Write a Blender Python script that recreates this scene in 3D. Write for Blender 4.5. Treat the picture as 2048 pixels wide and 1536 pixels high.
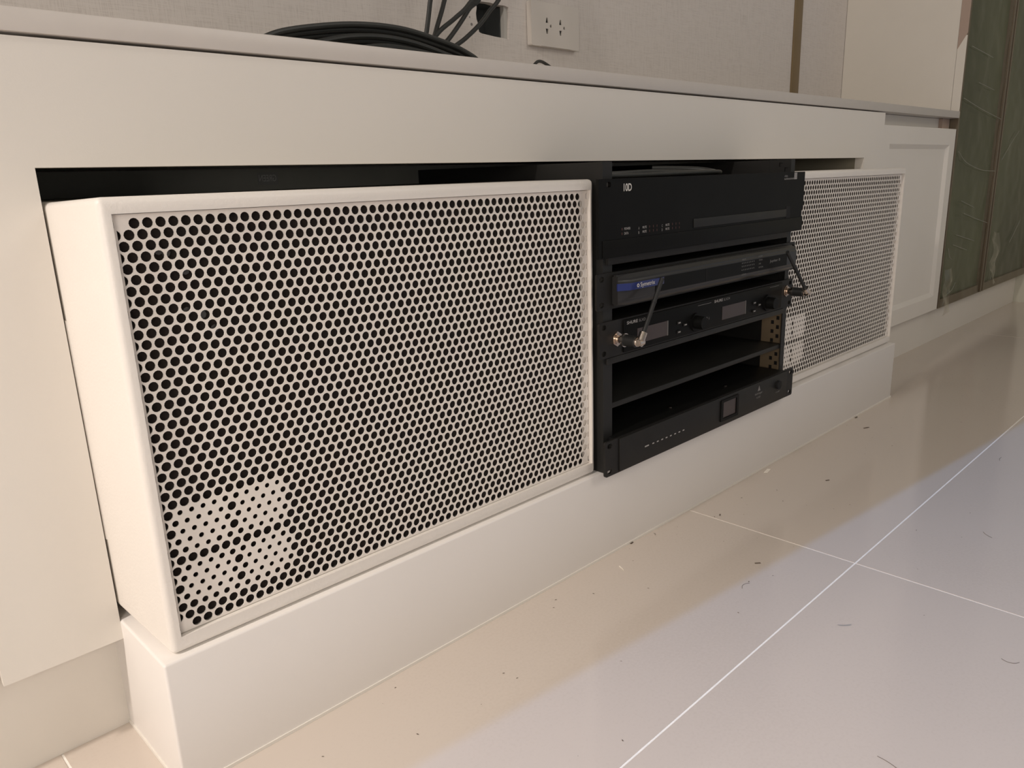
import bpy, bmesh, math, random
from mathutils import Vector, Matrix, noise
random.seed(7)
S = bpy.context.scene
for o in list(bpy.data.objects): bpy.data.objects.remove(o)

# ---------------------------------------------------------------- camera
cam = bpy.data.cameras.new('camera'); camo = bpy.data.objects.new('camera', cam)
S.collection.objects.link(camo); S.camera = camo
Rm = Matrix(((0.70527, 0.20566, -0.67845), (-0.70830, 0.16395, -0.68661), (-0.02997, 0.96479, 0.26130)))
camo.matrix_world = Matrix.Translation((-1.05884, -0.57023, 0.47312)) @ Rm.to_4x4()
cam.sensor_width = 36; cam.lens = 1544.33 / 2048 * 36
cam.shift_x = -24.3 / 2048; cam.shift_y = 4.16 / 2048
cam.clip_start = 0.02
# ---------------------------------------------------------------- world and lamps
w = bpy.data.worlds.new('room_glow'); S.world = w; w.use_nodes = True
w.node_tree.nodes['Background'].inputs[0].default_value = (1.0, 0.93, 0.86, 1)
w.node_tree.nodes['Background'].inputs[1].default_value = 0.17

def lamp(name, kind, loc, power, col, size=0.05, rot=(0, 0, 0), **k):
    l = bpy.data.lights.new(name, kind); l.energy = power; l.color = col
    if kind == 'AREA': l.shape = 'RECTANGLE'; l.size = size; l.size_y = k.get('sy', size)
    else: l.shadow_soft_size = size
    if kind == 'SPOT': l.spot_size = k['cone']; l.spot_blend = k.get('blend', 1)
    o = bpy.data.objects.new(name, l); o.location = loc; o.rotation_euler = rot
    S.collection.objects.link(o); return o
WARM = (1.0, 0.905, 0.835)
def aim(loc, tgt): return (Vector(tgt) - Vector(loc)).to_track_quat('-Z', 'Y').to_euler()
lamp('left_downlight', 'POINT', (-2.9, -0.25, 1.75), 82, WARM, 0.07)
lamp('left_spot', 'SPOT', (-2.5, -0.25, 2.1), 150, WARM, 0.07, aim((-2.5, -0.25, 2.1), (-1.12, -.35, 0)), cone=math.radians(42))
lamp('front_fill_light', 'AREA', (-2.0, -1.25, 0.70), 11, (1.0, 0.92, 0.86), 0.6, aim((-2.0, -1.25, .70), (-.6, 0, .15)))  # soft fill added at front left, no real fixture
lamp('ambient_fill_light', 'AREA', (0.5, -2.2, 2.0), 14, (1.0, 0.93, 0.86), 1.0, aim((0.5, -2.2, 2.0), (.3, 0, .3)))  # added fill for general brightness, not an actual ceiling fixture
CL = Vector((-0.3, -3.4, 3.2))
lamp('cool_floor_light', 'POINT', CL, 250, (0.16, 0.42, 1.0), 0.003)  # added cool source out of view, tints the outer floor
S.view_settings.view_transform = 'Standard'; S.view_settings.look = 'None'
S.view_settings.gamma = 1; S.view_settings.exposure = 0.0
S.view_settings.use_curve_mapping = False

# ---------------------------------------------------------------- materials
def mat(name, col, rough=0.5, metal=0.0, var=0.0, vscale=20, bump=0.0, bscale=200, coat=0.0, spec=0.5, stretch=None, detail=3, crough=0.05):
    m = bpy.data.materials.new(name); m.use_nodes = True
    nt = m.node_tree; b = nt.nodes['Principled BSDF']
    b.inputs['Roughness'].default_value = rough; b.inputs['Metallic'].default_value = metal
    b.inputs['Coat Weight'].default_value = coat; b.inputs['Coat Roughness'].default_value = crough
    b.inputs['Specular IOR Level'].default_value = spec
    tc = nt.nodes.new('ShaderNodeTexCoord'); mp = nt.nodes.new('ShaderNodeMapping')
    nt.links.new(tc.outputs['Object'], mp.inputs[0])
    if stretch: mp.inputs['Scale'].default_value = stretch
    n = nt.nodes.new('ShaderNodeTexNoise'); n.inputs['Scale'].default_value = vscale; n.inputs['Detail'].default_value = detail
    nt.links.new(mp.outputs[0], n.inputs['Vector'])
    r = nt.nodes.new('ShaderNodeValToRGB')
    r.color_ramp.elements[0].position = 0.3; r.color_ramp.elements[1].position = 0.7
    r.color_ramp.elements[0].color = tuple(c * (1 - var) for c in col) + (1,)
    r.color_ramp.elements[1].color = tuple(min(1, c * (1 + var)) for c in col) + (1,)
    nt.links.new(n.outputs['Fac'], r.inputs[0]); nt.links.new(r.outputs[0], b.inputs['Base Color'])
    if bump:
        n2 = nt.nodes.new('ShaderNodeTexNoise'); n2.inputs['Scale'].default_value = bscale; n2.inputs['Detail'].default_value = 2
        nt.links.new(mp.outputs[0], n2.inputs['Vector'])
        bp = nt.nodes.new('ShaderNodeBump'); bp.inputs['Strength'].default_value = bump; bp.inputs['Distance'].default_value = 0.001
        nt.links.new(n2.outputs['Fac'], bp.inputs['Height']); nt.links.new(bp.outputs[0], b.inputs['Normal'])
    return m
M = {}
M['paint'] = mat('white_board', (0.745, 0.70, 0.63), 0.42, var=0.015, vscale=6, bump=0.05, bscale=900)
M['plinth'] = mat('plinth_board', (0.75, 0.71, 0.665), 0.40, var=0.015, vscale=5, bump=0.05, bscale=900)
M['worktop'] = mat('worktop_stone', (0.58, 0.535, 0.485), 0.35, var=0.012, vscale=60)
M['wallpaper'] = mat('woven_wallpaper', (0.60, 0.54, 0.49), 0.85, var=0.0)
M['wallwhite'] = mat('end_wall_paint', (0.62, 0.60, 0.50), 0.7, var=0.02)
M['side'] = mat('tall_side_board', (0.70, 0.655, 0.575), 0.5, var=0.01)
M['brass'] = mat('brushed_brass', (0.21, 0.15, 0.075), 0.45, metal=0.3, var=0.08, vscale=8)
M['speaker'] = mat('textured_speaker_paint', (0.78, 0.73, 0.665), 0.42, var=0.01, bump=0.2, bscale=420)
M['grille'] = mat('grille_paint', (0.78, 0.72, 0.65), 0.42, var=0.02, vscale=300)
M['foam'] = mat('dark_foam', (0.016, 0.010, 0.007), 0.95, var=0.3, vscale=400)
M['liner'] = mat('lightened_glossy_liner', (0.42, 0.425, 0.375), 0.30, var=0.05)  # black lining painted grey to stand for light reaching into the slot
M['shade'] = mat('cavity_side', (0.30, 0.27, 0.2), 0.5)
M['black'] = mat('black_powder_coat', (0.0125, 0.0115, 0.010), 0.5, spec=0.35, var=0.1, vscale=50, bump=0.15, bscale=1500)
M['blackgloss'] = mat('black_front_plate', (0.006, 0.006, 0.0055), 0.45, spec=0.12, var=0.1)
M['blackgrey'] = mat('charcoal_rail', (0.016, 0.0155, 0.014), 0.45, spec=0.35, var=0.1)
M['hole'] = mat('screw_hole_dark', (0.003, 0.003, 0.003), 0.8)
M['blue'] = mat('blue_badge', (0.016, 0.026, 0.13), 0.3, coat=0.4)
M['lcd'] = mat('blank_display', (0.055, 0.040, 0.036), 0.3, var=0.02)
M['lcdedge'] = mat('display_edge', (0.12, 0.11, 0.10), 0.3)
M['chrome'] = mat('chrome', (0.75, 0.66, 0.58), 0.16, metal=1.0)
M['brassy'] = mat('nickel_connector', (0.60, 0.50, 0.42), 0.22, metal=1.0)
M['rubber'] = mat('antenna_rubber', (0.012, 0.012, 0.011), 0.5)
M['cable'] = mat('black_cable', (0.022, 0.023, 0.020), 0.45, var=0.1, vscale=100)
M['print'] = mat('light_print', (0.62, 0.59, 0.55), 0.6)
M['printmid'] = mat('grey_print', (0.38, 0.36, 0.34), 0.6)
M['printdim'] = mat('dim_print', (0.20, 0.19, 0.18), 0.6)
M['printred'] = mat('dim_red_print', (0.09, 0.035, 0.03), 0.6)
M['raw'] = mat('raw_steel_inner', (0.20, 0.145, 0.085), 0.6, metal=0.0, var=0.1)
M['plastic'] = mat('outlet_plastic', (0.63, 0.58, 0.52), 0.35)
M['grout'] = mat('white_grout', (0.92, 0.88, 0.82), 0.8, var=0.05, vscale=80)
M['bronze'] = mat('bronze_frame', (0.15, 0.115, 0.075), 0.4, metal=0.25, var=0.08, vscale=8)
M['greenglass'] = mat('green_tinted_glass', (0.092, 0.102, 0.060), 0.25, var=0.35, vscale=2.2, spec=0.06, detail=1)
M['pink'] = mat('pink_protective_film', (0.40, 0.30, 0.24), 0.35)
M['plaster'] = mat('plaster_edge', (0.45, 0.43, 0.39), 0.9)
M['chip'] = mat('dark_floor_chip', (0.12, 0.09, 0.065), 0.8)
M['flake'] = mat('pale_flake', (0.85, 0.78, 0.68), 0.6)

def tile_material():
    m = bpy.data.materials.new('polished_tile'); m.use_nodes = True; nt = m.node_tree; b = nt.nodes['Principled BSDF']
    tc = nt.nodes.new('ShaderNodeTexCoord')
    n = nt.nodes.new('ShaderNodeTexNoise'); n.inputs['Scale'].default_value = 320; n.inputs['Detail'].default_value = 4
    n2 = nt.nodes.new('ShaderNodeTexNoise'); n2.inputs['Scale'].default_value = 3; n2.inputs['Detail'].default_value = 3
    for q in (n, n2): nt.links.new(tc.outputs['Object'], q.inputs['Vector'])
    mx = nt.nodes.new('ShaderNodeMath'); mx.operation = 'ADD'
    nt.links.new(n.outputs['Fac'], mx.inputs[0]); nt.links.new(n2.outputs['Fac'], mx.inputs[1])
    r = nt.nodes.new('ShaderNodeValToRGB'); r.color_ramp.elements[0].position = 0.7; r.color_ramp.elements[1].position = 1.3
    r.color_ramp.elements[0].color = (0.575, 0.50, 0.43, 1); r.color_ramp.elements[1].color = (0.60, 0.525, 0.455, 1)
    nt.links.new(mx.outputs[0], r.inputs[0]); nt.links.new(r.outputs[0], b.inputs['Base Color'])
    b.inputs['Roughness'].default_value = 0.13; b.inputs['Specular IOR Level'].default_value = 0.55
    return m
M['tile'] = tile_material()

def wallpaper():
    m = M['wallpaper']; nt = m.node_tree; b = nt.nodes['Principled BSDF']
    tc = nt.nodes.new('ShaderNodeTexCoord'); fac = []
    for sc in ((1300, 1, 45), (45, 1, 1500)):
        mp = nt.nodes.new('ShaderNodeMapping'); mp.inputs['Scale'].default_value = sc
        n = nt.nodes.new('ShaderNodeTexNoise'); n.inputs['Scale'].default_value = 1.0; n.inputs['Detail'].default_value = 2
        nt.links.new(tc.outputs['Object'], mp.inputs[0]); nt.links.new(mp.outputs[0], n.inputs['Vector']); fac.append(n)
    a = nt.nodes.new('ShaderNodeMath'); a.operation = 'ADD'
    nt.links.new(fac[0].outputs['Fac'], a.inputs[0]); nt.links.new(fac[1].outputs['Fac'], a.inputs[1])
    r = nt.nodes.new('ShaderNodeValToRGB'); r.color_ramp.elements[0].position = 0.75; r.color_ramp.elements[1].position = 1.25
    r.color_ramp.elements[0].color = (0.545, 0.495, 0.45, 1); r.color_ramp.elements[1].color = (0.635, 0.585, 0.535, 1)
    nt.links.new(a.outputs[0], r.inputs[0]); nt.links.new(r.outputs[0], b.inputs['Base Color'])
    bp = nt.nodes.new('ShaderNodeBump'); bp.inputs['Strength'].default_value = 0.4; bp.inputs['Distance'].default_value = 0.0004
    nt.links.new(a.outputs[0], bp.inputs['Height']); nt.links.new(bp.outputs[0], b.inputs['Normal'])
wallpaper()

def film_material(gain=0.45, base=0.015):
    m = bpy.data.materials.new('clear_plastic_film'); m.use_nodes = True; nt = m.node_tree
    for n in list(nt.nodes): nt.nodes.remove(n)
    out = nt.nodes.new('ShaderNodeOutputMaterial'); t = nt.nodes.new('ShaderNodeBsdfTransparent')
    t.inputs[0].default_value = (0.93, 0.93, 0.91, 1)
    g = nt.nodes.new('ShaderNodeBsdfGlossy'); g.inputs['Roughness'].default_value = 0.12; g.inputs[0].default_value = (0.9, 0.88, 0.84, 1)
    tc = nt.nodes.new('ShaderNodeTexCoord'); n = nt.nodes.new('ShaderNodeTexNoise'); n.inputs['Scale'].default_value = 5; n.inputs['Detail'].default_value = 3
    n.inputs['Distortion'].default_value = 1.5
    nt.links.new(tc.outputs['Object'], n.inputs['Vector'])
    bp = nt.nodes.new('ShaderNodeBump'); bp.inputs['Strength'].default_value = 0.5; bp.inputs['Distance'].default_value = 0.006
    nt.links.new(n.outputs['Fac'], bp.inputs['Height']); nt.links.new(bp.outputs[0], g.inputs['Normal'])
    f = nt.nodes.new('ShaderNodeLayerWeight'); f.inputs[0].default_value = 0.5; nt.links.new(bp.outputs[0], f.inputs['Normal'])
    pw = nt.nodes.new('ShaderNodeMath'); pw.operation = 'POWER'; pw.inputs[1].default_value = 6
    ml = nt.nodes.new('ShaderNodeMath'); ml.operation = 'MULTIPLY_ADD'; ml.inputs[1].default_value = gain; ml.inputs[2].default_value = base
    nt.links.new(f.outputs['Facing'], pw.inputs[0]); nt.links.new(pw.outputs[0], ml.inputs[0])
    mx = nt.nodes.new('ShaderNodeMixShader'); nt.links.new(ml.outputs[0], mx.inputs[0])
    nt.links.new(t.outputs[0], mx.inputs[1]); nt.links.new(g.outputs[0], mx.inputs[2]); nt.links.new(mx.outputs[0], out.inputs[0])
    return m
M['film'] = film_material()
M['bunched'] = film_material(0.9, 0.10)

# ---------------------------------------------------------------- helpers
def link(name, me, m, parent=None):
    o = bpy.data.objects.new(name, me); S.collection.objects.link(o)
    if m is not None and not me.materials: me.materials.append(M[m] if isinstance(m, str) else m)
    if parent: o.parent = parent
    return o
def obj(name, bm, m, parent=None, smooth=False):
    bmesh.ops.recalc_face_normals(bm, faces=bm.faces)
    me = bpy.data.meshes.new(name); bm.to_mesh(me); bm.free()
    if smooth:
        me.polygons.foreach_set('use_smooth', [True] * len(me.polygons))
        try: me.set_sharp_from_angle(angle=math.radians(35))
        except Exception: pass
    return link(name, me, m, parent)
def box(bm, x0, x1, y0, y1, z0, z1, bev=0.0, seg=2):
    r = bmesh.ops.create_cube(bm, size=1)
    for v in r['verts']:
        v.co = Vector((x0 + (v.co.x + .5) * (x1 - x0), y0 + (v.co.y + .5) * (y1 - y0), z0 + (v.co.z + .5) * (z1 - z0)))
    if bev:
        es = list({e for v in r['verts'] for e in v.link_edges})
        bmesh.ops.bevel(bm, geom=es, offset=bev, segments=seg, affect='EDGES', profile=0.5)
    return bm
def bx(name, c, m, parent=None, bev=0.0, seg=2, smooth=False):
    return obj(name, box(bmesh.new(), *c, bev=bev, seg=seg), m, parent, smooth or bev > 0)
def cyl(bm, p0, p1, r0, r1=None, n=20, caps=True):
    p0, p1 = Vector(p0), Vector(p1); d = p1 - p0; r1 = r0 if r1 is None else r1
    q = d.to_track_quat('Z', 'Y').to_matrix().to_4x4()
    bmesh.ops.create_cone(bm, cap_ends=caps, segments=n, radius1=r0, radius2=r1, depth=d.length, matrix=Matrix.Translation((p0 + p1) / 2) @ q)
    return bm
def catmull(P, n=8):
    P = [Vector(p) for p in P]; out = []; Q = [2 * P[0] - P[1]] + P + [2 * P[-1] - P[-2]]
    for i in range(1, len(Q) - 2):
        a, b, c, d = Q[i - 1:i + 3]
        for k in range(n):
            t = k / n
            out.append(0.5 * ((2 * b) + (c - a) * t + (2 * a - 5 * b + 4 * c - d) * t * t + (3 * b - a - 3 * c + d) * t ** 3))
    out.append(P[-1]); return out
def tube(bm, P, r, n=10, sub=8):
    pts = catmull(P, sub) if sub else [Vector(p) for p in P]
    t = (pts[1] - pts[0]).normalized(); u = t.orthogonal().normalized(); rings = []
    for i, p in enumerate(pts):
        t2 = (pts[min(i + 1, len(pts) - 1)] - pts[max(i - 1, 0)]).normalized()
        u = (u - t2 * u.dot(t2)).normalized(); v = t2.cross(u)
        rings.append([bm.verts.new(p + (u * math.cos(2 * math.pi * k / n) + v * math.sin(2 * math.pi * k / n)) * r) for k in range(n)])
    for a, b in zip(rings, rings[1:]):
        for k in range(n): bm.faces.new((a[k], a[(k + 1) % n], b[(k + 1) % n], b[k]))
    bm.faces.new(rings[0][::-1]); bm.faces.new(rings[-1]); return bm
def tag(o, label=None, cat=None, group=None, kind=None):
    for k, v in (('label', label), ('category', cat), ('group', group), ('kind', kind)):
        if v: o[k] = v
    return o
def thing(name, loc, label, cat, group=None):
    o = bpy.data.objects.new(name, None); o.empty_display_size = 0.05; o.location = loc
    S.collection.objects.link(o); return tag(o, label, cat, group)
def struct(o): o['kind'] = 'structure'; return o
def poly_prism(bm, pts, y0, y1):
    a = [bm.verts.new((x, y0, z)) for x, z in pts]; b = [bm.verts.new((x, y1, z)) for x, z in pts]
    bm.faces.new(a); bm.faces.new(b[::-1])
    for i in range(len(pts)):
        j = (i + 1) % len(pts); bm.faces.new((a[i], b[i], b[j], a[j]))
    return bm
def plate_with_holes(bm, outer, holes, y0, y1):
    """flat plate in XZ with through holes: front at y0, back at y1"""
    for y, fl in ((y0, 1), (y1, 0)):
        es = []
        for loop in [outer] + holes:
            vs = [bm.verts.new((x, y, z)) for x, z in loop]
            es += [bm.edges.new((vs[i], vs[(i + 1) % len(vs)])) for i in range(len(vs))]
        bmesh.ops.triangle_fill(bm, use_beauty=True, use_dissolve=False, edges=es)
    for loop in [outer] + holes:
        n = len(loop)
        a = [bm.verts.new((x, y0, z)) for x, z in loop]; b = [bm.verts.new((x, y1, z)) for x, z in loop]
        for i in range(n): bm.faces.new((a[i], b[i], b[(i + 1) % n], a[(i + 1) % n]))
    bmesh.ops.remove_doubles(bm, verts=bm.verts, dist=1e-6)
    return bm
def rrect(x0, x1, z0, z1, r, n=4):
    o = []
    for cx, cz, a in ((x1 - r, z1 - r, 0), (x0 + r, z1 - r, 90), (x0 + r, z0 + r, 180), (x1 - r, z0 + r, 270)):
        for k in range(n + 1):
            t = math.radians(a + 90 * k / n); o.append((cx + r * math.cos(t), cz + r * math.sin(t)))
    return o
def slot(cx, cz, w, h, n=5):
    r = h / 2; o = []
    for sx, a in ((1, -90), (-1, 90)):
        for k in range(n + 1):
            t = math.radians(a + 180 * k / n); o.append((cx + sx * (w / 2 - r) + r * math.cos(t), cz + r * math.sin(t)))
    return o
def text(s, x, y, z, h, m, parent, width=None, name='lettering', mirror=False, bold=0.0, rot=(90, 0, 0)):
    c = bpy.data.curves.new('t', 'FONT'); c.body = s; c.size = 1; c.offset = bold
    t = bpy.data.objects.new('t', c); S.collection.objects.link(t)
    me = bpy.data.meshes.new_from_object(t); bpy.data.objects.remove(t)
    xs = [v.co.x for v in me.vertices]; ys = [v.co.y for v in me.vertices]
    x0, x1, y0, y1 = min(xs), max(xs), min(ys), max(ys)
    sy = h / (y1 - y0); sx = (width / (x1 - x0)) if width else sy
    for v in me.vertices:
        a = (v.co.x - x0) * sx
        if mirror: a = (width or (x1 - x0) * sx) - a
        v.co = Vector((x + a, y, z + (v.co.y - y0) * sy))
    if mirror: me.flip_normals()
    return link(name, me, m, parent)
def dashes(name, rects, y, m, parent):
    bm = bmesh.new()
    for x0, x1, z0, z1 in rects:
        bm.faces.new([bm.verts.new(q) for q in ((x0, y, z0), (x1, y, z0), (x1, y, z1), (x0, y, z1))])
    return obj(name, bm, m, parent)

# ================================================================ SETTING
YW = 0.40; YC = 0.0961; HP = 0.1171; P = 0.785; G = 0.0011
GX = [-0.1674 + P * k for k in (-4, -3, -2, -1, 0, 2, 4)]; GY = [-0.2405 + P * k for k in range(-5, 2)]
fl = struct(bx('floor', (GX[0], 2.35, GY[0], YW, -0.03, -0.0006), 'grout'))
for i in range(len(GX) - 1):
    for j in range(len(GY) - 1):
        x0, x1, y0, y1 = GX[i] + G, min(GX[i + 1] - G, 2.35), GY[j] + G, min(GY[j + 1] - G, YW)
        if x1 - x0 < 0.02: continue
        t = bx('floor_tile', (x0, x1, y0, y1, -0.009, 0.0), 'tile', fl)
# back wall with the torn square opening for a socket box
hx0, hx1, hz0, hz1 = -0.1795, -0.109, 0.6905, 0.7380
hole = [(-0.1795, .7375), (-0.1780, .7290), (-0.1800, .7200), (-0.1792, .7120), (-0.1770, .7070), (-0.1772, .7010), (-0.1745, .6940), (-0.1700, .6925),
        (-0.1550, .6915), (-0.1400, .6905), (-0.1250, .6900), (-0.1105, .6893), (-0.1098, .7000), (-0.1085, .7150), (-0.1075, .7265), (-0.1090, .7370), (-0.1180, .7385), (-0.1320, .7378), (-0.1500, .7392), (-0.1700, .7385)]
wl = struct(obj('wall_back', plate_with_holes(bmesh.new(), [(-3.3, 0), (2.15, 0), (2.15, 2.75), (-3.3, 2.75)], [hole], YW, YW + 0.012), 'wallpaper'))
bm = bmesh.new()
for c in ((-.183, -.181, YW + .0125, YW + .055, .688, .7405), (-.1155, -.1130, YW + .0125, YW + .055, .688, .7405), (-.183, -.113, YW + .0125, YW + .055, .686, .688), (-.183, -.113, YW + .0125, YW + .055, .7405, .7425), (-.183, -.113, YW + .053, YW + .056, .686, .7425)):
    box(bm, *c)
obj('back_box', bm, mat('back_box_plastic', (0.10, 0.105, 0.10), 0.35), wl)
bx('plaster_edge', (-.1165, -.1085, YW + .004, YW + .012, .6895, .7385), 'plaster', wl)
for (x, z, r) in ((-.190, .7035, .0022), (-.1935, .7135, .0012)):
    obj('plug_hole', cyl(bmesh.new(), (x, YW - .0003, z), (x, YW + .002, z), r, n=10), mat('grey_mark', (.22, .2, .18), .8), wl)
wr = struct(bx('wall_right', (2.047, 2.15, -2.6, YW, 0, 2.75), 'wallwhite'))
tr = struct(bx('trim_1', (0.8590, 0.8975, YW - 0.004, YW + 0.001, 0.5987, 2.7), 'brass', bev=0.001))
struct(bx('baseboard_back', (-1.75, 2.0465, 0.1243, 0.142, 0.0, 0.0993), 'paint'))
# unseen slab added to block the cool light and cut its floor edge
q0 = Vector((-0.7416, -0.1144, 0)).lerp(CL, 0.62); d = Vector((0.9035, -0.0936, 0)).normalized(); nrm = Vector((-d.y, d.x, 0))
bm = bmesh.new(); vs = []
for s, h, k in ((-4.2, 0, 0), (5.2, 0, 0), (5.2, .9, 0), (-4.2, .9, 0), (-4.2, 0, .1), (5.2, 0, .1), (5.2, .9, .1), (-4.2, .9, .1)):
    vs.append(bm.verts.new(q0 + d * s + nrm * k + Vector((0, 0, h))))
for f in ((0, 1, 2, 3), (4, 5, 6, 7), (0, 1, 5, 4), (2, 3, 7, 6), (1, 2, 6, 5), (0, 3, 7, 4)): bm.faces.new([vs[i] for i in f])
struct(obj('light_blocker', bm, 'wallwhite'))

# ================================================================ BUILT-IN FURNITURE
X0, X1 = -0.8955, 0.5936; ZT = 0.5797; ZO = 0.4903
cab = thing('media_cabinet', (-0.15, 0.25, 0), 'long white low cabinet with a wide open slot holding the speakers and rack', 'cabinet')
def at(o, root): o.parent = root; o.matrix_parent_inverse = Matrix.Translation(root.location).inverted(); return o
def pt(name, bm_or_box, m, root, **k):
    o = bx(name, bm_or_box, m, None, **k) if isinstance(bm_or_box, tuple) else obj(name, bm_or_box, m, None, **k)
    return at(o, root)
bm = plate_with_holes(bmesh.new(), [(-0.9841, 0.0995), (X0, 0.0995), (X0, ZO), (X1, ZO), (X1, 0.0995), (0.6859, 0.0995), (0.6859, ZT), (-0.9841, ZT)], [], YC, YC + 0.018)
pt('front_panel', bm, 'paint', cab)
pt('left_front', (-1.750, -0.9875, YC + 0.0060, YC + 0.0240, 0.0995, ZT), 'paint', cab)
pt('end_panel', (-1.750, -1.732, YC + 0.0185, YW - 0.001, 0.0995, ZT), 'paint', cab)
pt('partition', (0.6682, 0.6855, YC + 0.0185, YW - 0.001, 0.0995, ZT), 'paint', cab)
pt('liner_top', (X0 - .012, X1 + .012, YC + .0185, .385, ZO + .004, ZO + .012), 'liner', cab)
pt('liner_back', (X0 - .012, X1 + .012, .385, .392, HP + .001, ZO + .003), 'liner', cab)
pt('liner_left', (X0 - .012, X0 - .004, YC + .0185, .384, HP + .001, ZO + .003), 'liner', cab)
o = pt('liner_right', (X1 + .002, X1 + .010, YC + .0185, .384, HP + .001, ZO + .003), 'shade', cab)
pl = tag(bx('plinth', (X0, 0.5937, 0.0, 0.384, 0.0005, HP), 'plinth', bev=0.0022, seg=3), 'long white box plinth on the floor carrying both speakers and the rack', 'plinth')
bm = bmesh.new(); box(bm, X0 - .0012, .5948, -.0012, .0002, .0001, .0030); box(bm, X0 - .0012, X0 + .0002, -.0012, .1240, .0001, .0030)
obj('sealant_bead', bm, 'paint', pl)
# worktop
wt = tag(bx('worktop', (-1.752, 1.1555, 0.0940, YW - 0.0005, 0.5822, 0.5986), 'worktop', bev=0.0012), 'pale stone worktop running along the top of the low white cabinets', 'worktop')
# small cupboard with shaker door
cup = thing('cupboard', (0.92, 0.25, 0), 'white cupboard with a framed panel door at the right end of the cabinet', 'cabinet')
pt('carcass', (0.6868, 1.1530, YC + 0.0290, YW - .002, 0.0995, 0.5815), 'paint', cup)
pt('end_strip', (1.1040, 1.1530, YC + 0.0200, YC + 0.0288, 0.5575, 0.5815), 'pink', cup)
dx0, dx1, dz0, dz1 = 0.6890, 1.1530, 0.1015, 0.5562
def framed(bm, x0, x1, z0, z1, y0, y1, fw, ch, dep):
    L = [[(x0, z0), (x1, z0), (x1, z1), (x0, z1)]]
    L.append([(x0 + fw, z0 + fw), (x1 - fw, z0 + fw), (x1 - fw, z1 - fw), (x0 + fw, z1 - fw)])
    f2 = fw + ch; L.append([(x0 + f2, z0 + f2), (x1 - f2, z0 + f2), (x1 - f2, z1 - f2), (x0 + f2, z1 - f2)])
    ys = (y0, y0, y0 + dep); V = [[bm.verts.new((x, y, z)) for x, z in l] for l, y in zip(L, ys)]
    for a, b in ((0, 1), (1, 2)):
        for i in range(4): bm.faces.new((V[a][i], V[a][(i + 1) % 4], V[b][(i + 1) % 4], V[b][i]))
    bm.faces.new(V[2]); B = [bm.verts.new((x, y1, z)) for x, z in L[0]]
    for i in range(4): bm.faces.new((V[0][i], V[0][(i + 1) % 4], B[(i + 1) % 4], B[i]))
    bm.faces.new(B); return bm
pt('door', framed(bmesh.new(), dx0, dx1, dz0, dz1, YC + .0015, YC + .0205, 0.038, 0.010, 0.007), 'paint', cup)
# tall glazed cabinet
tall = thing('tall_cabinet', (1.6, 0.3, 0), 'tall cabinet with bronze framed green glass doors wrapped in clear plastic film', 'cabinet')
pt('side_panel', (1.1560, 1.1760, 0.1172, YW - .001, 0.0995, 2.4), 'side', tall)
pt('carcass', (1.1765, 2.0460, 0.1320, YW - .001, 0.0995, 2.4), 'side', tall)
bm = poly_prism(bmesh.new(), [(0, 0)] * 0 or [(1.1555, .5990), (1.1575, .5990), (1.1575, .7690), (1.1555, .7490)], 0.0965, 0.1165)
pt('edge_strip', (1.1560, 1.1575, 0.0965, 0.1165, 0.5990, 0.775), 'side', tall)
bm = bmesh.new(); v = [bm.verts.new(c) for c in ((1.1555, .0965, .7800), (1.1555, .1167, .7440), (1.1555, .1167, 2.2), (1.1555, .0965, 2.2), (1.1575, .0965, .7800), (1.1575, .1167, .7440), (1.1575, .1167, 2.2), (1.1575, .0965, 2.2))]
for f in ((0, 1, 2, 3), (4, 5, 6, 7), (0, 1, 5, 4), (2, 3, 7, 6), (1, 2, 6, 5), (0, 3, 7, 4)): bm.faces.new([v[i] for i in f])
at(tag(obj('edge_film', bm, 'pink'), 'pink protective film left on the upper door edge'), tall)
def wrinkled(bm, x0, x1, z0, z1, y, amp, nx, nz, seed, yfun=None):
    V = []
    for j in range(nz + 1):
        row = []
        for i in range(nx + 1):
            x = x0 + (x1 - x0) * i / nx; z = z0 + (z1 - z0) * j / nz
            p = Vector((x * 6 + z * 4, z * 5 - x * 4, seed))
            k = noise.noise(p) + .5 * noise.noise(p * 2.7) + 0.5 * abs(noise.noise(Vector((x * 9 + z * 16, seed, z * 3))))
            row.append(bm.verts.new((x, y - abs(amp * k) + (yfun(x, z) if yfun else 0), z + amp * .6 * noise.noise(p * 2))))
        V.append(row)
    for j in range(nz):
        for i in range(nx): bm.faces.new((V[j][i], V[j][i + 1], V[j + 1][i + 1], V[j + 1][i]))
    return bm
for n, (a, b) in enumerate(((1.1578, 1.5300), (1.5330, 2.0400))):
    dr = pt('door', plate_with_holes(bmesh.new(), [(a, .1010), (b, .1010), (b, 2.39), (a, 2.39)], [[(a + (.012 if n == 0 else .022), .124), (b - .022, .124), (b - .022, 2.36), (a + (.012 if n == 0 else .022), 2.36)]], YC + .001, YC + .021), 'bronze', tall)
    g = bx('glass_pane', (a + .010, b - .020, YC + .008, YC + .013, .122, 2.362), 'greenglass', None); g.parent = dr
    f = obj('plastic_film', wrinkled(bmesh.new(), a + .003, b - .004, .100, 1.9, YC - .0005, .004, 46, 180, 3.1 + n * 5), 'film', None, smooth=True); f.parent = dr
    h = bx('mullion_bar', (b - .0200 if n == 0 else a, b - .006 if n == 0 else a + .012, YC - .004, YC + .0008, .103, 2.38), 'bronze', None); h.parent = dr
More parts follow.
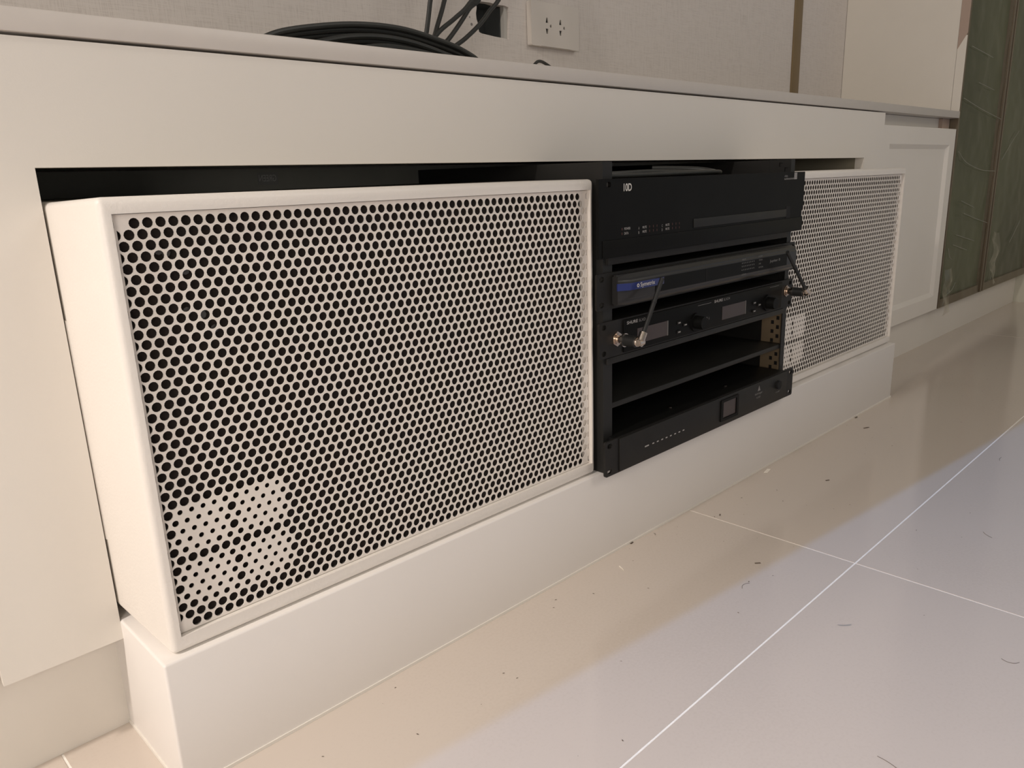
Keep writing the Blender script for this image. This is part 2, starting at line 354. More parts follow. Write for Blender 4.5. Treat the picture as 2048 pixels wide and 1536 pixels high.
# taut creases standing in the film
M['crease'] = mat('crease_film', (0.26, 0.26, 0.21), 0.25)
for P_ in ([(1.1606, .6294), (1.3126, .6091), (1.4961, .5892)], [(1.1651, .5022), (1.239, .4748), (1.3768, .4539), (1.5007, .4491)], [(1.2344, .3775), (1.3496, .3553)], [(1.2678, .3435), (1.3852, .3224), (1.49, .3058)],
           [(1.17, .2595), (1.185, .2372), (1.21, .2266)], [(1.2594, .16), (1.2365, .1423), (1.1914, .1316), (1.1717, .1073)], [(1.5569, .4789), (1.6373, .5277), (1.702, .561)], [(1.8512, .2924), (1.7988, .2566), (1.7553, .2288)],
           [(1.6416, .2152), (1.619, .172), (1.5964, .1289)], [(1.2056, .2654), (1.3276, .2419)], [(1.2252, .29), (1.3866, .2619)], [(1.2656, .6715), (1.4023, .6604)], [(1.18, .7505), (1.36, .7384)]):
    at(obj('film_crease', tube(bmesh.new(), [(x, YC - .0060, z) for x, z in P_], .0008, 6, 5), 'crease', smooth=True), tall)
# bunched film at the lower corner
bm = wrinkled(bmesh.new(), 1.160, 1.215, .090, .200, YC - .006, .022, 18, 30, 9.7)
at(obj('bunched_film', bm, 'bunched', smooth=True), tall)
bm = wrinkled(bmesh.new(), 1.545, 1.600, .120, .270, YC - .010, .025, 18, 30, 19.7)
at(obj('bunched_film', bm, 'bunched', smooth=True), tall)

# ================================================================ LOUDSPEAKERS (origin: front lower left corner)
SW, SH, AG, AX = 0.5119, 0.3500, 0.0136, 0.0052; AT = 0.0108; LX, LZ, LP = 0.0205, 0.3322, 0.00903
def grille_mesh():
    bm = bmesh.new(); R = LP / math.sqrt(3); xe0, xe1 = AX + .0013, SW - AX - .0008; yf, yb = 0.0, 0.0009; ze0, ze1 = AG + .0006, SH - AT - .0013
    cx = LX + 4.5 * LP
    for r in range(-1, 42):
        z = LZ - r * LP * 0.8660; odd = r % 2
        i = -1.5 if odd else -1.0
        while i <= (53.5 if odd else 53.0):
            x = LX + i * LP; rad = 0.00375
            if (r in (0, 40) and (i < 0 or i > 52)) or i > 53.2 or r in (-1, 41): rad = 0
            if rad and 28 <= r <= 38:
                dx = abs(i - 4.5); edge = 5.0 if odd else 4.5
                if r == 33: pass
                elif dx < 0.3: pass
                elif dx <= edge + .01:
                    rad = 0.0021
                    if dx > 4.8 or dx < .6: rad = 0.0026
                    if r in (32, 34) and dx in (1.5, 1.0, 4.0, 4.5): rad = 0.0025
                    if r == 38: rad = 0.0026 if dx < 4 else 0.0034
            hexp = []; circ = []
            for k in range(12):
                t = math.radians(30 * k + 30)
                rr = R if k % 2 == 0 else R * math.cos(math.radians(30))
                hexp.append((x + rr * math.cos(t), z + rr * math.sin(t)))
                circ.append((x + rad * math.cos(t), z + rad * math.sin(t)))
            cl = lambda q: (min(max(q[0], xe0), xe1), min(max(q[1], ze0), ze1))
            H = [bm.verts.new((cl(q)[0], yf, cl(q)[1])) for q in hexp]
            if rad:
                C = [bm.verts.new((max(q[0], xe0 + .0018), yf, q[1])) for q in circ]
                D = [bm.verts.new((max(q[0], xe0 + .0018), yb, q[1])) for q in circ]
                for k in range(12):
                    j = (k + 1) % 12
                    bm.faces.new((H[k], H[j], C[j], C[k])); bm.faces.new((C[k], C[j], D[j], D[k]))
            else: bm.faces.new(H)
            i += 1.0
    for c in ((AX + .0006, SW - AX - .0006, .00012, .0013, LZ + .0042, SH - AT - .0005), (AX + .0006, SW - AX - .0006, .00012, .0013, AG + .0005, LZ - 40 * LP * .866 - .0042)):
        box(bm, *c)
    e = xe1 - .0001  # bent flanges round the edge
    box(bm, xe0 - .0004, xe0 + .0004, .0002, .006, AG + .004, SH - AT - .004); box(bm, xe1 - .0004, xe1 + .0004, .0002, .006, AG + .004, SH - AT - .004)
    box(bm, xe1 - .0085, xe1 - .0004, .0030, .0036, AG + .004, SH - AT - .004)
    bmesh.ops.dissolve_degenerate(bm, dist=1e-7, edges=bm.edges)
    return bm
def speaker_cabinet(taper=False):
    """rounded box, front opened for the grille"""
    bm = box(bmesh.new(), -0.0035, SW + .0005, -0.0035, 0.34, 0, SH + .0006, bev=0.0050, seg=4)
    ff = [f for f in bm.faces if abs(f.normal.y + 1) < 1e-3 and f.calc_area() > .05][0]
    r = bmesh.ops.inset_individual(bm, faces=[ff], thickness=0.0005)
    outer = ff
    # reshape the inset loop into the grille recess
    for v in ff.verts:
        v.co.x = AX if v.co.x < SW / 2 else SW - AX
        v.co.z = AG if v.co.z < SH / 2 else SH - AT
    r = bmesh.ops.extrude_discrete_faces(bm, faces=[ff]); nf = r['faces'][0]
    for v in nf.verts: v.co.y += 0.0155
    if taper:   # the side flares outwards towards the back, with its corners cut
        g = bm.verts[:] + bm.edges[:] + bm.faces[:]
        bmesh.ops.bisect_plane(bm, geom=g, plane_co=(0, .085, 0), plane_no=(0, 1, 0))
        for v in bm.verts:
            if v.co.y > .08 and v.co.x < .02:
                v.co.x -= .0075
                if v.co.z > SH - .02: v.co.z -= .003
                if v.co.z < .02: v.co.z += .010
    return bm
bevelfix = None
gm = grille_mesh(); gobj = None
def make_speaker(loc, label, taper):
    global gobj
    t = thing('loudspeaker', loc, label, 'speaker', 'perforated wall speakers in the cabinet slot')
    obj('housing', speaker_cabinet(taper), 'speaker', t, smooth=True)
    gobj = obj('grille', gm, 'grille', t); gobj.location = (0, 0.0012, 0)
    bx('foam', (AX + .002, SW - AX - .002, .0062, .0110, AG + .001, SH - AT - .001), 'foam', t)
    bm = poly_prism(bmesh.new(), [(0, 0)] * 0 or [(.130, .075), (.200, .075), (.200, .262), (.130, .262)], 0, 1)
    bm.free()
    bx('side_plate', (-.0118, -.0095, .0870, .1050, .0740, .2590), 'speaker', t, bev=.0007)
    # glimpses of cone rim and fixings behind the grille
    SC = mat('dull_screw', (.09, .085, .08), .4, metal=.6)
    for (x, z) in ((.035, .312), (.052, .296), (.060, .262), (.049, .266), (.068, .250), (.480, .318), (.474, .300), (.470, .292), (.040, .310)):
        obj('fixing_screw', cyl(bmesh.new(), (x, .0040, z), (x, .0061, z), .0032, .0022, 8), SC, t)
    return t
sp1 = make_speaker((-0.8825, 0.0095, HP + 0.0008), 'large white perforated loudspeaker left of the black rack', True)
sp2 = thing('loudspeaker', (0.0963, 0.0140, HP + 0.0008), 'white perforated loudspeaker right of the rack, farther away', 'speaker', 'perforated wall speakers in the cabinet slot')
sp2.scale = (0.967, 1, 1)
for ch in list(sp1.children):
    if ch.name.startswith(('housing', 'side_plate')): continue
    c = ch.copy(); S.collection.objects.link(c); c.parent = sp2
obj('housing', speaker_cabinet(), 'speaker', sp2, smooth=True)

# ================================================================ EQUIPMENT RACK
XR = -0.378
rk = thing('equipment_rack', (XR + .241, .15, HP), 'black open equipment rack frame standing between the two speakers', 'rack')
rx0, rx1 = -0.3655, 0.0925; rz0, rz1 = HP + .0006, 0.4868
bm = bmesh.new(); box(bm, rx0, rx0 + .0025, -.003, .33, rz0, rz1); box(bm, rx0 + .0025, rx0 + .0170, -.003, -.0010, rz0, rz1)
box(bm, rx0 + .0145, rx0 + .0170, -.001, .012, rz0, rz1)
pt('side_frame', bm, 'blackgrey', rk)
# right side: inner sheet with two staggered columns of square holes
def yz_plate(bm, x0, x1, outer, holes):
    plate_with_holes(bm, outer, holes, x0, x1)
    for v in bm.verts: v.co = Vector((v.co.y, v.co.x, v.co.z))
    return bm
def hole_rows(za, zb):
    hs = []; k = 0
    while True:
        z0_ = za + .004 + k * .0148
        if z0_ > zb - .009: return hs
        for c, off in ((.0060, 0), (.0150, .0072)):
            z = z0_ + off
            if z < zb - .008: hs.append([(c, z), (c + .0055, z), (c + .0055, z + .0062), (c, z + .0062)])
        k += 1
for za, zb, m_ in ((rz0, .3020, 'raw'), (.3021, rz1, 'blackgrey')):
    pt('perforated_side', yz_plate(bmesh.new(), rx1 - .0040, rx1 - .0026, [(-.001, za), (.036, za), (.036, zb), (-.001, zb)], hole_rows(za, zb)), m_, rk)
pt('shaded_inner_side', (rx1 - .0040, rx1 - .0026, .0362, .33, rz0, rz1), 'black', rk)  # deeper part of the same sheet, its shadow put in as black
bm = bmesh.new(); box(bm, rx1 - .0018, rx1, -.003, .33, rz0, rz1); box(bm, rx1 - .0120, rx1 - .0018, -.003, -.0014, rz0, rz1)
pt('side_frame', bm, 'blackgrey', rk)
pt('base_plate', (rx0 + .003, rx1 - .0045, .0, .33, rz0, rz0 + .0015), 'black', rk)
pt('back_sheet', (rx0 + .003, rx1 - .0045, .328, .3295, rz0 + .002, rz1), 'black', rk)
pt('shelf', (rx0 + .0175, rx1 - .0045, -.001, .30, .1960, .2030), 'blackgrey', rk, bev=.0008)

def ears_plate(u0, u1, z0, z1, y0, y1, holes=True, r=.003):
    hl = []
    if holes:
        for u in (u0 + .0085, u1 - .0085):
            for z in ((z0 + .0065, z1 - .0065)): hl.append(slot(XR + u, z, .0090, .0062))
    return plate_with_holes(bmesh.new(), rrect(XR + u0, XR + u1, z0, z1, r), hl, y0, y1)
# --- power amplifier
ya = -.0111; az0, az1 = .3808, .4682
am = thing('power_amplifier', (XR + .241, .1, az0), 'thick black two-unit amplifier with a white 10D marking, topmost in the rack', 'amplifier')
o_ = [(XR - .004, az0), (XR + .489, az0), (XR + .489, az0 + .0200), (XR + .4850, az0 + .0200), (XR + .4850, az0 + .0350), (XR + .489, az0 + .0350), (XR + .489, az1), (XR - .004, az1)]
hl = [slot(XR + .0135, z, .0085, .0062) for z in (az0 + .0052, az1 - .0062)]
pt('front_plate', plate_with_holes(bmesh.new(), o_, hl, ya, ya + .004), 'blackgloss', am)
pt('chassis', (XR + .018, XR + .452, ya + .0045, .30, .3720, az1 - .001), 'black', am, bev=.0006)
pt('lower_rail', (XR + .002, XR + .486, ya - .0012, ya + .0002, az0 + .001, .4008), 'blackgloss', am, bev=.0004)
pt('air_slot', (XR + .185, XR + .4330, ya - .0012, ya + .0001, .4040, .4150), 'blackgrey', am, bev=.0004)
pt('slot_end', (XR + .4335, XR + .4470, ya - .0004, ya + .0001, .4015, .4190), 'hole', am)
yt = ya - .0003
at(text('10D', XR + .0400, yt, .4540, .0086, 'print', None, .0150, bold=.02), am)
at(text('d&b', XR + .4230, yt, .4614, .0030, 'printdim', None, .0100), am)
at(text('audiotechnik', XR + .4230, yt, .4577, .0027, 'printmid', None, .0300), am)
bm = bmesh.new()
lr = [(XR + .4535, XR + .4625, .4577, .4672)]
at(dashes('logo_block', lr, yt, 'printmid', None), am)
at(dashes('logo_grid', [(XR + .4535 + .0022 + k * .0022, XR + .4535 + .0027 + k * .0022, .4577, .4672) for k in range(3)] + [(XR + .4535, XR + .4625, .4577 + .0022 + k * .0024, .4577 + .0027 + k * .0024) for k in range(3)], yt - .0001, 'printdim', None), am)
for s, u, z, wd in (('POWER', .0415, .4106, .0115), ('DATA', .0415, .4053, .0078), ('MUTE', .0765, .4100, .0080), ('MUTE', .0765, .4050, .0080), ('MUTE', .1235, .4098, .0080), ('MUTE', .1235, .4050, .0080)):
    at(text(s, XR + u, yt, z, .0028, 'printmid', None, wd, bold=.008), am)
for s, u, z in (('A', .0685, .4095), ('B', .0685, .4044), ('C', .1155, .4093), ('D', .1155, .4044)): at(text(s, XR + u, yt, z, .0030, 'printmid', None, .0016), am)
at(dashes('status_marks', [(XR + u, XR + u + .0009, z, z + .0026) for u in (.0365, .0372) for z in (.4106, .4053)] + [(XR + b + k * .0075, XR + b + k * .0075 + .0010, z, z + .0026) for b in (.0900, .1375) for k in range(3) for z in (.4102, .4052)], yt, 'printred', None), am)['kind'] = 'stuff'
# --- signal processor
yd = -.0058; z0, z1 = .3205, .3632
ds = thing('signal_processor', (XR + .241, .1, z0), 'slim black rack unit with a blue badge, directly under the amplifier', 'audio processor')
pt('front_plate', ears_plate(-.0015, .4810, z0, z1, yd, yd + .003), 'black', ds)
pt('chassis', (XR + .020, XR + .460, yd + .0035, .22, z0 + .001, z1 - .002), 'black', ds)
bm = bmesh.new(); prof = [(yd - .0002, z0 + .0035), (yd - .0090, z0 + .0035), (yd - .0150, z0 + .0100), (yd - .0155, z1 - .0090), (yd - .0085, z1 - .0030), (yd - .0002, z1 - .0030)]
L = [bm.verts.new((XR + .0258, y, z)) for y, z in prof]; L2 = [bm.verts.new((XR + .0420, y if y > yd - .01 else y - .0, z)) for y, z in prof]; Rr = [bm.verts.new((XR + .4560, y, z)) for y, z in prof]
for v, (y, z) in zip(L, prof):
    v.co.y = max(v.co.y, yd - .0085)
for A, B in ((L, L2), (L2, Rr)):
    for i in range(len(prof)):
        j = (i + 1) % len(prof); bm.faces.new((A[i], A[j], B[j], B[i]))
bm.faces.new(L); bm.faces.new(Rr[::-1]); bmesh.ops.bevel(bm, geom=[e for e in bm.edges if abs((e.verts[0].co - e.verts[1].co).normalized().x) > .9], offset=.0022, segments=3, affect='EDGES')
M['bezel'] = mat('satin_bezel', (.022, .021, .020), .3)
pt('bezel', bm, 'bezel', ds, smooth=True)
yb = yd - .0157
pt('window', (XR + .0900, XR + .4250, yb, yb + .0004, z0 + .0130, z1 - .0125), 'blackgloss', ds)
pt('window_seam', (XR + .2020, XR + .2034, yb - .0004, yb + .0001, z0 + .0130, z1 - .0125), 'hole', ds)
bm = bmesh.new(); pr = [(.0250, yd - .0090), (.0395, yd - .0166), (.1020, yd - .0172), (.1085, yd - .0155), (.1085, yd - .0148), (.0420, yd - .0148), (.0250, yd - .0078)]
a = [bm.verts.new((XR + u, y, z0 + .0215)) for u, y in pr]; b = [bm.verts.new((XR + u, y, z0 + .0298)) for u, y in pr]
bm.faces.new(a); bm.faces.new(b)
for i in range(len(pr)): j = (i + 1) % len(pr); bm.faces.new((a[i], a[j], b[j], b[i]))
bd = pt('badge', bm, 'blue', ds)
t = text('Symetrix', XR + .0575, yd - .0175, z0 + .0222, .0066, 'print', None, .0290, bold=.008); at(t, ds)
bm = plate_with_holes(bmesh.new(), [(XR + .0530 + .0022 * math.cos(a_ * .5236), z0 + .0258 + .0022 * math.sin(a_ * .5236)) for a_ in range(12)], [[(XR + .0530 + .0012 * math.cos(a_ * .5236), z0 + .0258 + .0012 * math.sin(a_ * .5236)) for a_ in range(12)]], yd - .0176, yd - .0174)
pt('badge_ring', bm, 'print', ds)
at(text('Jupiter 8', XR + .3720, yb - .0002, z0 + .0205, .0048, 'printdim', None, .0310, bold=.008), ds)
at(text('INPUTS', XR + .2930, yb - .0002, z1 - .0110, .0022, 'printdim', None, .0100), ds)
at(text('OUTPUTS', XR + .2930, yb - .0002, z0 + .0110, .0022, 'printdim', None, .0120), ds)
for k, s in enumerate(('SYSTEM', 'POWER', 'LINK', 'NETWORK')): at(text(s, XR + .3380 + (.002 if k else 0), yb - .0002, z1 - .0105 - .0052 * k, .0021, 'printdim', None, (.011, .010, .006, .013)[k]), ds)
at(dashes('meter_marks', [(XR + .2930 + k * .0046, XR + .2944 + k * .0046, z, z + .0018) for k in range(8) for z in (z1 - .0155, z1 - .0200, z1 - .0250)], yb - .0002, 'printdim', None), ds)['kind'] = 'stuff'
# --- dual wireless receiver
yd = -.0058; z0, z1 = .2625, .3062
rc = thing('wireless_receiver', (XR + .241, .1, z0), 'black dual wireless receiver with two blank displays and two angled antennas', 'receiver')
hl = [slot(XR + u, z, .0062, .0092) if 0 else slot(XR + u, z, .0085, .0062) for u in (.0110, .4720) for z in (z0 + .0062, z1 - .0062)]
pt('front_plate', plate_with_holes(bmesh.new(), rrect(XR + .0025, XR + .4805, z0, z1, .003), hl, yd, yd + .003), 'black', rc)
pt('chassis', (XR + .022, XR + .455, yd + .0035, .20, z0 + .001, z1 - .002), 'black', rc)
pt('face_panel', (XR + .0462, XR + .4420, yd - .0025, yd + .0001, z0 + .0020, z1 - .0020), 'blackgloss', rc, bev=.0008)
pt('lower_lip', (XR + .0170, XR + .4560, yd - .0005, yd + .02, z0 - .0085, z0 - .0006), 'blackgrey', rc, bev=.0008)
yf = yd - .0027
def half(u0, logo_dim):
    d = pt('display', (XR + u0 + .0258, XR + u0 + .0880, yf - .0003, yf + .0003, z0 + .0090, z1 - .0160), 'lcd', rc)
    e = bx('display_edge', (XR + u0 + .0880, XR + u0 + .0905, yf - .0006, yf + .0003, z0 + .0088, z1 - .0158), 'lcdedge', None)
    e.parent = d
    for (u, z) in ((.1140, .0212), (.1285, .0165), (.1140, .0090)):
        b_ = pt('button', (XR + u0 + u - .0040, XR + u0 + u + .0040, yf - .0016, yf + .0001, z0 + z - .0016, z0 + z + .0022), 'blackgrey', rc, bev=.0006)
        m_ = dashes('button_mark', [(XR + u0 + u - .0026, XR + u0 + u + .0026, z0 + z - .0003, z0 + z + .0010)], yf - .0018, 'printmid', None); m_.parent = b_
    kn = bmesh.new(); cyl(kn, (XR + u0 + .1530, yf, z0 + .0165), (XR + u0 + .1530, yf - .0150, z0 + .0165), .0092, .0084, 28)
    cyl(kn, (XR + u0 + .1530, yf + .001, z0 + .0165), (XR + u0 + .1530, yf - .0025, z0 + .0165), .0125, .0120, 28)
    pt('control_knob', kn, 'blackgloss', rc, smooth=True)
    at(text('SHURE', XR + u0 + .0045, yf - .0002, z1 - .0080, .0038, 'printmid', None, .0215, bold=.015), rc)
    at(text('SLXD4', XR + u0 + .0285, yf - .0002, z1 - .0080, .0034, 'printdim', None, .0165), rc)
    at(text('0', XR + u0 + .1800, yf - .0002, z0 + .0140, .0052, 'printdim', None, .0036), rc)
    at(text('i', XR + u0 + .1870, yf - .0002, z0 + .0148, .0036, 'printdim', None, .0010), rc)
half(.0462, False); half(.2415, False)
for q in ((XR + .2050, XR + .2380, z1 - .0065, z1 - .0060), (XR + .4020, XR + .4300, z1 - .0055, z1 - .0050)): at(dashes('printed_line', [q], yf - .0002, 'printdim', None), rc)
def antenna(u, zc, tip, ln):
    x = XR + u; a_ = pt('antenna', tube(bmesh.new(), [(x, -.0415, zc), Vector((x, -.0415, zc)).lerp(Vector(tip), .02), tip], .0027, 14, 2), 'rubber', rc, smooth=True)
    def sub(n, bm, m): o = obj(n, bm, m, None, smooth=True); o.parent = a_; return o
    d_ = (Vector(tip) - Vector((x, -.0415, zc))).normalized(); e = Vector((x, -.0415, zc))
    sub('hex_nut', cyl(bmesh.new(), (x, yd - .0001, zc), (x, yd - .0026, zc), .0092, n=6), 'brassy')
    bm = bmesh.new(); cyl(bm, (x, yd - .0026, zc), (x, yd - .0045, zc), .0070, n=24); cyl(bm, (x, yd - .0045, zc), (x, yd - .0120, zc), .0048, n=20)
    sub('bulkhead', bm, 'brassy')
    bm = bmesh.new(); cyl(bm, (x, yd - .0120, zc), (x, yd - .0140, zc), .0082, n=24); cyl(bm, (x, yd - .0300, zc), (x, yd - .0320, zc), .0055, n=20)
    sub('collar_ring', bm, 'chrome')
    sub('sleeve', cyl(bmesh.new(), (x, yd - .0140, zc), (x, yd - .0300, zc), .0072, .0068, 20), 'rubber')
    bm = bmesh.new(); cyl(bm, (x - .0045, -.0415, zc), (x + .0045, -.0415, zc), .0042, n=18); cyl(bm, e + d_ * .002, e + d_ * .0125, .0046, n=20); cyl(bm, (x, -.0375, zc), (x, -.0440, zc), .0048, n=18)
    sub('elbow', bm, 'chrome')
    sub('whip_ridge', cyl(bmesh.new(), e + d_ * (ln * .62), e + d_ * (ln * .64), .0031, n=14), 'rubber')
antenna(.0334, .2835, (-.3010, -.0400, .3530), .082)
antenna(.4572, .2890, (.0020, -.0440, .3575), .10)
# --- power distribution unit
yp = -.0158; z0, z1 = .1190, .1630
pu = thing('power_conditioner', (XR + .241, .1, z0), 'black one-unit power strip with small square window, lowest in the rack', 'power conditioner')
pt('front_plate', ears_plate(.0005, .4800, z0 - .0012, z1, yp, yp + .003), 'black', pu)
pt('face_panel', (XR + .0265, XR + .4560, yp - .0022, yp + .0001, z0, z1 - .001), 'black', pu, bev=.0006)
pt('chassis', (XR + .022, XR + .455, yp + .0032, .20, z0 + .0015, z1 - .0008), 'blackgloss', pu, bev=.0006)
bm = bmesh.new(); yq = yp - .0024
fr = plate_with_holes(bmesh.new(), rrect(XR + .2560, XR + .3040, z0 + .0070, z1 - .0050, .001), [rrect(XR + .2620, XR + .2985, z0 + .0110, z1 - .0090, .001)], yq - .0016, yq + .0004)
pt('window_frame', fr, 'blackgloss', pu); bm.free()
pt('window', (XR + .2625, XR + .2980, yq - .0002, yq + .0001, z0 + .0115, z1 - .0095), 'lcd', pu)
at(dashes('channel_marks', [(XR + .0765, XR + .0850, .1372, .1390)] + [(XR + .0925 + k * .0098, XR + .0965 + k * .0098, .1372, .1388) for k in range(8)], yq - .0002, 'printmid', None), pu)
tri = poly_prism(bmesh.new(), [(XR + .3620, .1490), (XR + .3700, .1490), (XR + .3660, .1570)], yq - .0002, yq)
pt('triangle_mark', tri, 'printdim', pu)
at(text('behringer', XR + .3540, yq - .0002, .1425, .0044, 'printdim', None, .0225, bold=.008), pu)
at(text('PL2000', XR + .3590, yq - .0002, .1375, .0028, 'printdim', None, .0120), pu)
at(text('POWER', XR + .4200, yq - .0002, .1330, .0022, 'printdim', None, .0120), pu)
kb = cyl(bmesh.new(), (XR + .4265, yq + .001, .1455), (XR + .4265, yq - .0030, .1455), .0068, n=24)
pt('power_switch', kb, 'hole', pu, smooth=True)
for u in (.0400, .1720, .3150): pt('lid_screw', cyl(bmesh.new(), (XR + u, .010, z1 - .0007), (XR + u, .010, z1 + .0006), .0026, n=12), 'chrome', pu)

# looped cable lying on the amplifier
cb = obj('cable', tube(bmesh.new(), [(-.352, .055, .4725), (-.300, .030, .4735), (-.240, .022, .4745), (-.170, .018, .4730), (-.110, .018, .4725), (-.086, .028, .4730), (-.090, .055, .4770), (-.130, .10, .4800)], .0030, 12), 'cable', smooth=True)
tag(cb, 'black looped cable with faint white print lying on top of the amplifier', 'cable')
cb2 = obj('cable', tube(bmesh.new(), [(-.350, .016, .4712), (-.300, .012, .4712), (-.230, .009, .4716), (-.160, .009, .4722), (-.110, .010, .4725), (-.088, .018, .4712), (-.080, .06, .4712)], .0026, 12), 'cable', smooth=True)
tag(cb2, 'thin black cable along the front edge of the amplifier lid', 'cable')
for k, (x, l_) in enumerate(((-.345, .010), (-.322, .010), (-.300, .012), (-.283, .012))): pass

# painted reflection of a lettered label in the liner above the left speaker
lb = bx('painted_label_reflection', (-.579, -.551, .3842, .3846, .4735, .4885), mat('painted_reflection_dark', (.40, .40, .38), .4), None)
tag(lb, 'painted reflection of a dark label with mirrored GREEN lettering at the back of the slot', 'label')
text('GREEN', -.5772, .3838, .4775, .0082, mat('painted_reflection_print', (.75, .75, .72), .6), lb, .0235, mirror=True)

# ================================================================ WALL SOCKET
ol = thing('wall_socket', (-.009, YW, .717), 'pale double power socket on the wall above the worktop', 'power socket')
YO = YW - .0105
ps = []
for cx in (-.0300, .0035):
    for cz, s in ((.7245, 1), (.7080, -1)):
        ps.append([(cx - .0033, cz - .0038 * s), (cx + .0033, cz - .0038 * s), (cx + .0024, cz + .0002 * s), (cx + .0015, cz + .0042 * s), (cx - .0015, cz + .0042 * s), (cx - .0024, cz + .0002 * s)][::s])
    ps.append([(cx + .0092 + .0021 * math.cos(k * .5236), .7165 + .0026 * math.sin(k * .5236)) for k in range(12)])
pt('cover_plate', plate_with_holes(bmesh.new(), rrect(-.0680, .0510, .6835, .7520, .003), ps, YO, YW - .0005), 'plastic', ol)
pt('side_edge', (-.0450, .0280, YO - .0012, YO - .0001, .6838, .6850), 'plastic', ol)
pt('contacts', (-.045, .026, YO + .0022, YW - .0008, .700, .733), 'hole', ol)

# ================================================================ CABLES ON THE WORKTOP
Zt = 0.5990; r = .0032
A = [(-.655, .606), (-.641, .6165), (-.606, .6295), (-.531, .6425), (-.463, .6450), (-.404, .6375), (-.366, .6290), (-.341, .6170)]
B = [(-.612, .604), (-.590, .6150), (-.545, .6265), (-.500, .6310), (-.455, .6290), (-.405, .6200), (-.360, .6080)]
C = [(-.575, .604), (-.550, .6110), (-.505, .6185), (-.455, .6170), (-.400, .6105), (-.362, .6050)]
V = [[(-.352, .645), (-.345, .668), (-.337, .702), (-.325, .760)], [(-.346, .640), (-.322, .668), (-.290, .690), (-.262, .712), (-.225, .760)], [(-.334, .640), (-.322, .672), (-.306, .708), (-.290, .760)],
     [(-.325, .638), (-.292, .668), (-.258, .705), (-.225, .750)], [(-.310, .640), (-.262, .668), (-.216, .706), (-.180, .760)]]
zl = lambda z: max(z, Zt + r)
for k in range(5):
    y0 = .222 + .0045 * k
    pts = [(V[k][-1][0] + .10, .372, 2.2), (V[k][-1][0] + .08, .370, 1.5), (V[k][-1][0] + .03, .350, .95)] + [(x, .318 + .004 * k, z) for x, z in V[k][::-1]]
    pts += [(V[k][0][0] - .004, .300 + .004 * k, .622), (-.372, .305, zl(.606 + .002 * k)), (-.352, .285, zl(.604)), (-.342 + .0012 * k, .255, zl(.6065 + .0015 * (4 - k)))]
    pts += [(x + (.0008 * k if x > -.42 else -.0022 * k if x < -.6 else 0), y0, zl(z - .0044 * k)) for x, z in A[::-1]]
    pts += [(-.66, .26 + .004 * k, zl(.603)), (-.60, .33 + .004 * k, zl(.603 + .003 * k)), (-.45, .345 + .003 * k, zl(.603 + .003 * k)), (-.375, .325, zl(.604 + .002 * k)), (-.350, .285, zl(.603 + .001 * k))]
    pts += [(x - .003 * k * (x < -.5), y0 - .012, zl(z - .0042 * k)) for x, z in B[::-1]]
    if k < 4:
        pts += [(-.622, .26, zl(.603)), (-.58, .33, zl(.606)), (-.45, .35, zl(.606)), (-.378, .31, zl(.603)), (-.352, .27, zl(.603))]
        pts += [(x, y0 - .026, zl(z - .0040 * k)) for x, z in C[::-1]]
        pts += [(-.60, .24, zl(.603)), (-.58, .30, zl(.604))]
    lab = ['black cable of the coil on the worktop, rising leftmost to the top', 'black cable of the coil, rising second from left and bending right', 'black cable of the coil, the middle one of those rising',
           'black cable of the coil, second from the wall hole', 'black cable of the coil, rising rightmost beside the square wall hole'][k]
    tag(obj('speaker_cable', tube(bmesh.new(), pts, r, 10, 7), 'cable', smooth=True), lab, 'cable', 'black cables coiled on the worktop')
tag(obj('cable_end', tube(bmesh.new(), [(-.272, .200, Zt + .0022), (-.256, .205, .6170), (-.240, .210, .6245), (-.218, .216, .6225), (-.190, .222, .6130), (-.172, .230, Zt + .0024)], .0021, 10), 'cable', smooth=True),
    'short black cable end arching on the worktop below the socket', 'cable')

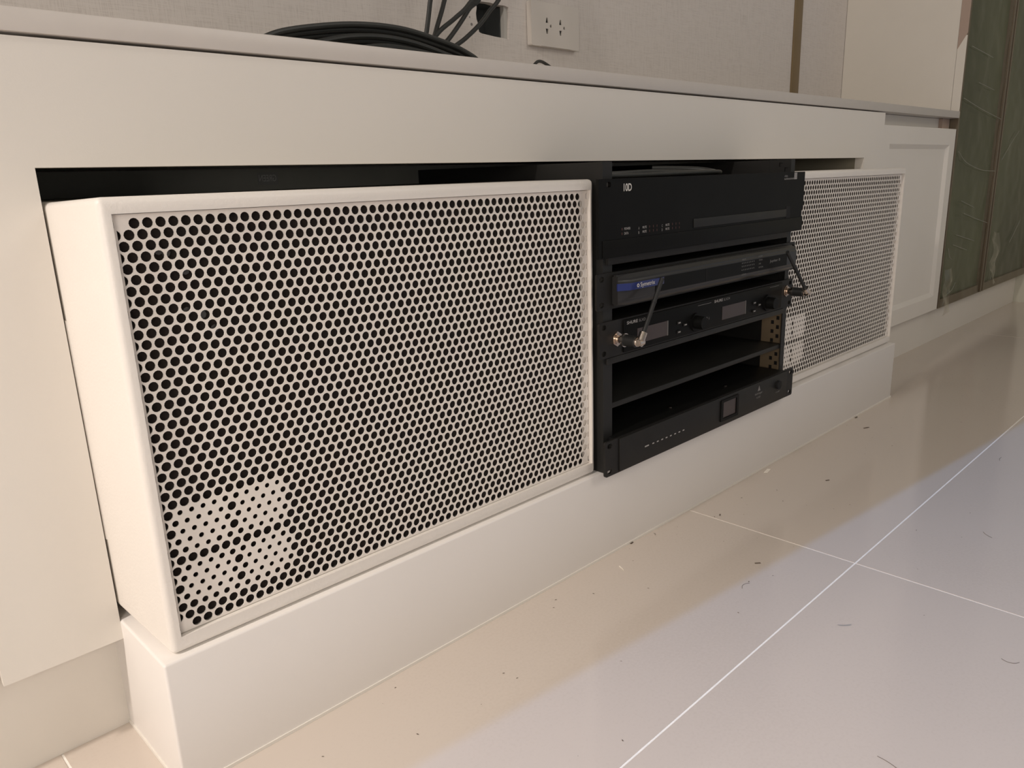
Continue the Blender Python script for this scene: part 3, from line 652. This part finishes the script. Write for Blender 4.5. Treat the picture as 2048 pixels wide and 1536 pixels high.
# ================================================================ FLOOR DEBRIS
def chip(x, y, ln, wd, a, m, name, lab, cat):
    bm = bmesh.new(); ln *= .8; wd *= .8; box(bm, -ln / 2, ln / 2, -wd / 2, wd / 2, 0, .0006)
    for v in bm.verts: v.co.x += random.uniform(-.12, .12) * ln; v.co.z += random.uniform(0, .0004) if v.co.z > 0 else 0
    o = obj(name, bm, m); o.location = (x, y, .0002); o.rotation_euler = (0, 0, a)
    return tag(o, lab, cat) if lab else o
for x, y, l_, wd, a, m_, nm, lab in (
    (.0436, -.0111, .024, .007, .2, 'flake', 'paper_flake', 'pale torn flake on the floor below the right end of the rack'),
    (-.369, -.0342, .013, .0012, 1.2, 'flake', 'thread_scrap', 'thin pale thread scrap on the floor below the rack left end'),
    (-.1533, -.0425, .0062, .0016, .5, 'chip', 'wire_offcut', 'tiny dark wire offcut just past the grout line running to the plinth'),
    (-.2470, -.1521, .0085, .0016, -.75, 'chip', 'wire_offcut', 'tiny dark wire offcut nearest the crossing of the white grout lines'),
    (-.3060, -.0024, .0070, .0020, .1, 'chip', 'wire_offcut', 'tiny dark wire offcut touching the plinth foot below the rack'),
    (.3586, -.0433, .0150, .0022, -.4, 'chip', 'wire_offcut', 'longest dark wire offcut, on the floor below the right speaker'),
    (.4100, -.0040, .0120, .0026, 0, 'chip', 'wire_offcut', 'dark wire offcut against the plinth foot under the right speaker'),
    (.0668, -.1004, .0070, .0018, -.6, 'chip', 'wire_offcut', 'tiny dark wire offcut in the middle of the warm floor strip')):
    chip(x, y, l_, wd, a, m_, nm, lab, 'debris')
bm = bmesh.new(); vs = []
for k in range(14):
    a = k * 2 * math.pi / 14; u_ = .0075 * math.cos(a); v_ = (.0016 + .0006 * math.cos(2 * a)) * math.sin(a) + .0012 * (math.cos(a) ** 2)
    vs.append(bm.verts.new((-.3092 + .705 * u_ + .708 * v_, -.2882 - .708 * u_ + .705 * v_, .0002)))
bm.faces.new(vs); tag(obj('floor_smudge', bm, mat('grey_smudge', (.36, .34, .32), .35)), 'small grey smudge on the cool lit tile near the photographer', 'stain')
sm = bmesh.new()
rs = random.Random(3)
for k in range(85):
    x = rs.uniform(-.85, 1.1); y = -abs(rs.gauss(0, .09)) - .004 if k < 60 else rs.uniform(-.5, 0)
    l_ = rs.uniform(.0004, .0013); a = rs.uniform(0, 3.14)
    c = Vector((math.cos(a), math.sin(a), 0)) * l_; n_ = Vector((-c.y, c.x, 0)) * .4
    p = Vector((x, y, .0004)); sm.faces.new([sm.verts.new(q) for q in (p - c - n_, p + c - n_, p + c + n_, p - c + n_)])
tag(obj('floor_crumbs', sm, 'chip'), 'scattered dark crumbs and dust on the floor beside the plinth', 'debris', kind='stuff')
hr = bmesh.new()
for k in range(10):
    x = rs.uniform(-.8, .9); y = rs.uniform(-.55, -.01); a = rs.uniform(0, 6.28); c = rs.uniform(-2.5, 2.5); P_ = []
    for s in range(4): P_.append((x, y, .0004)); x += .006 * math.cos(a); y += .006 * math.sin(a); a += c * .3
    tube(hr, P_, .00018, 4, 3)
tag(obj('fine_fibres', hr, 'chip'), 'fine short hairs and fibres lying on the floor tiles', 'debris', kind='stuff')
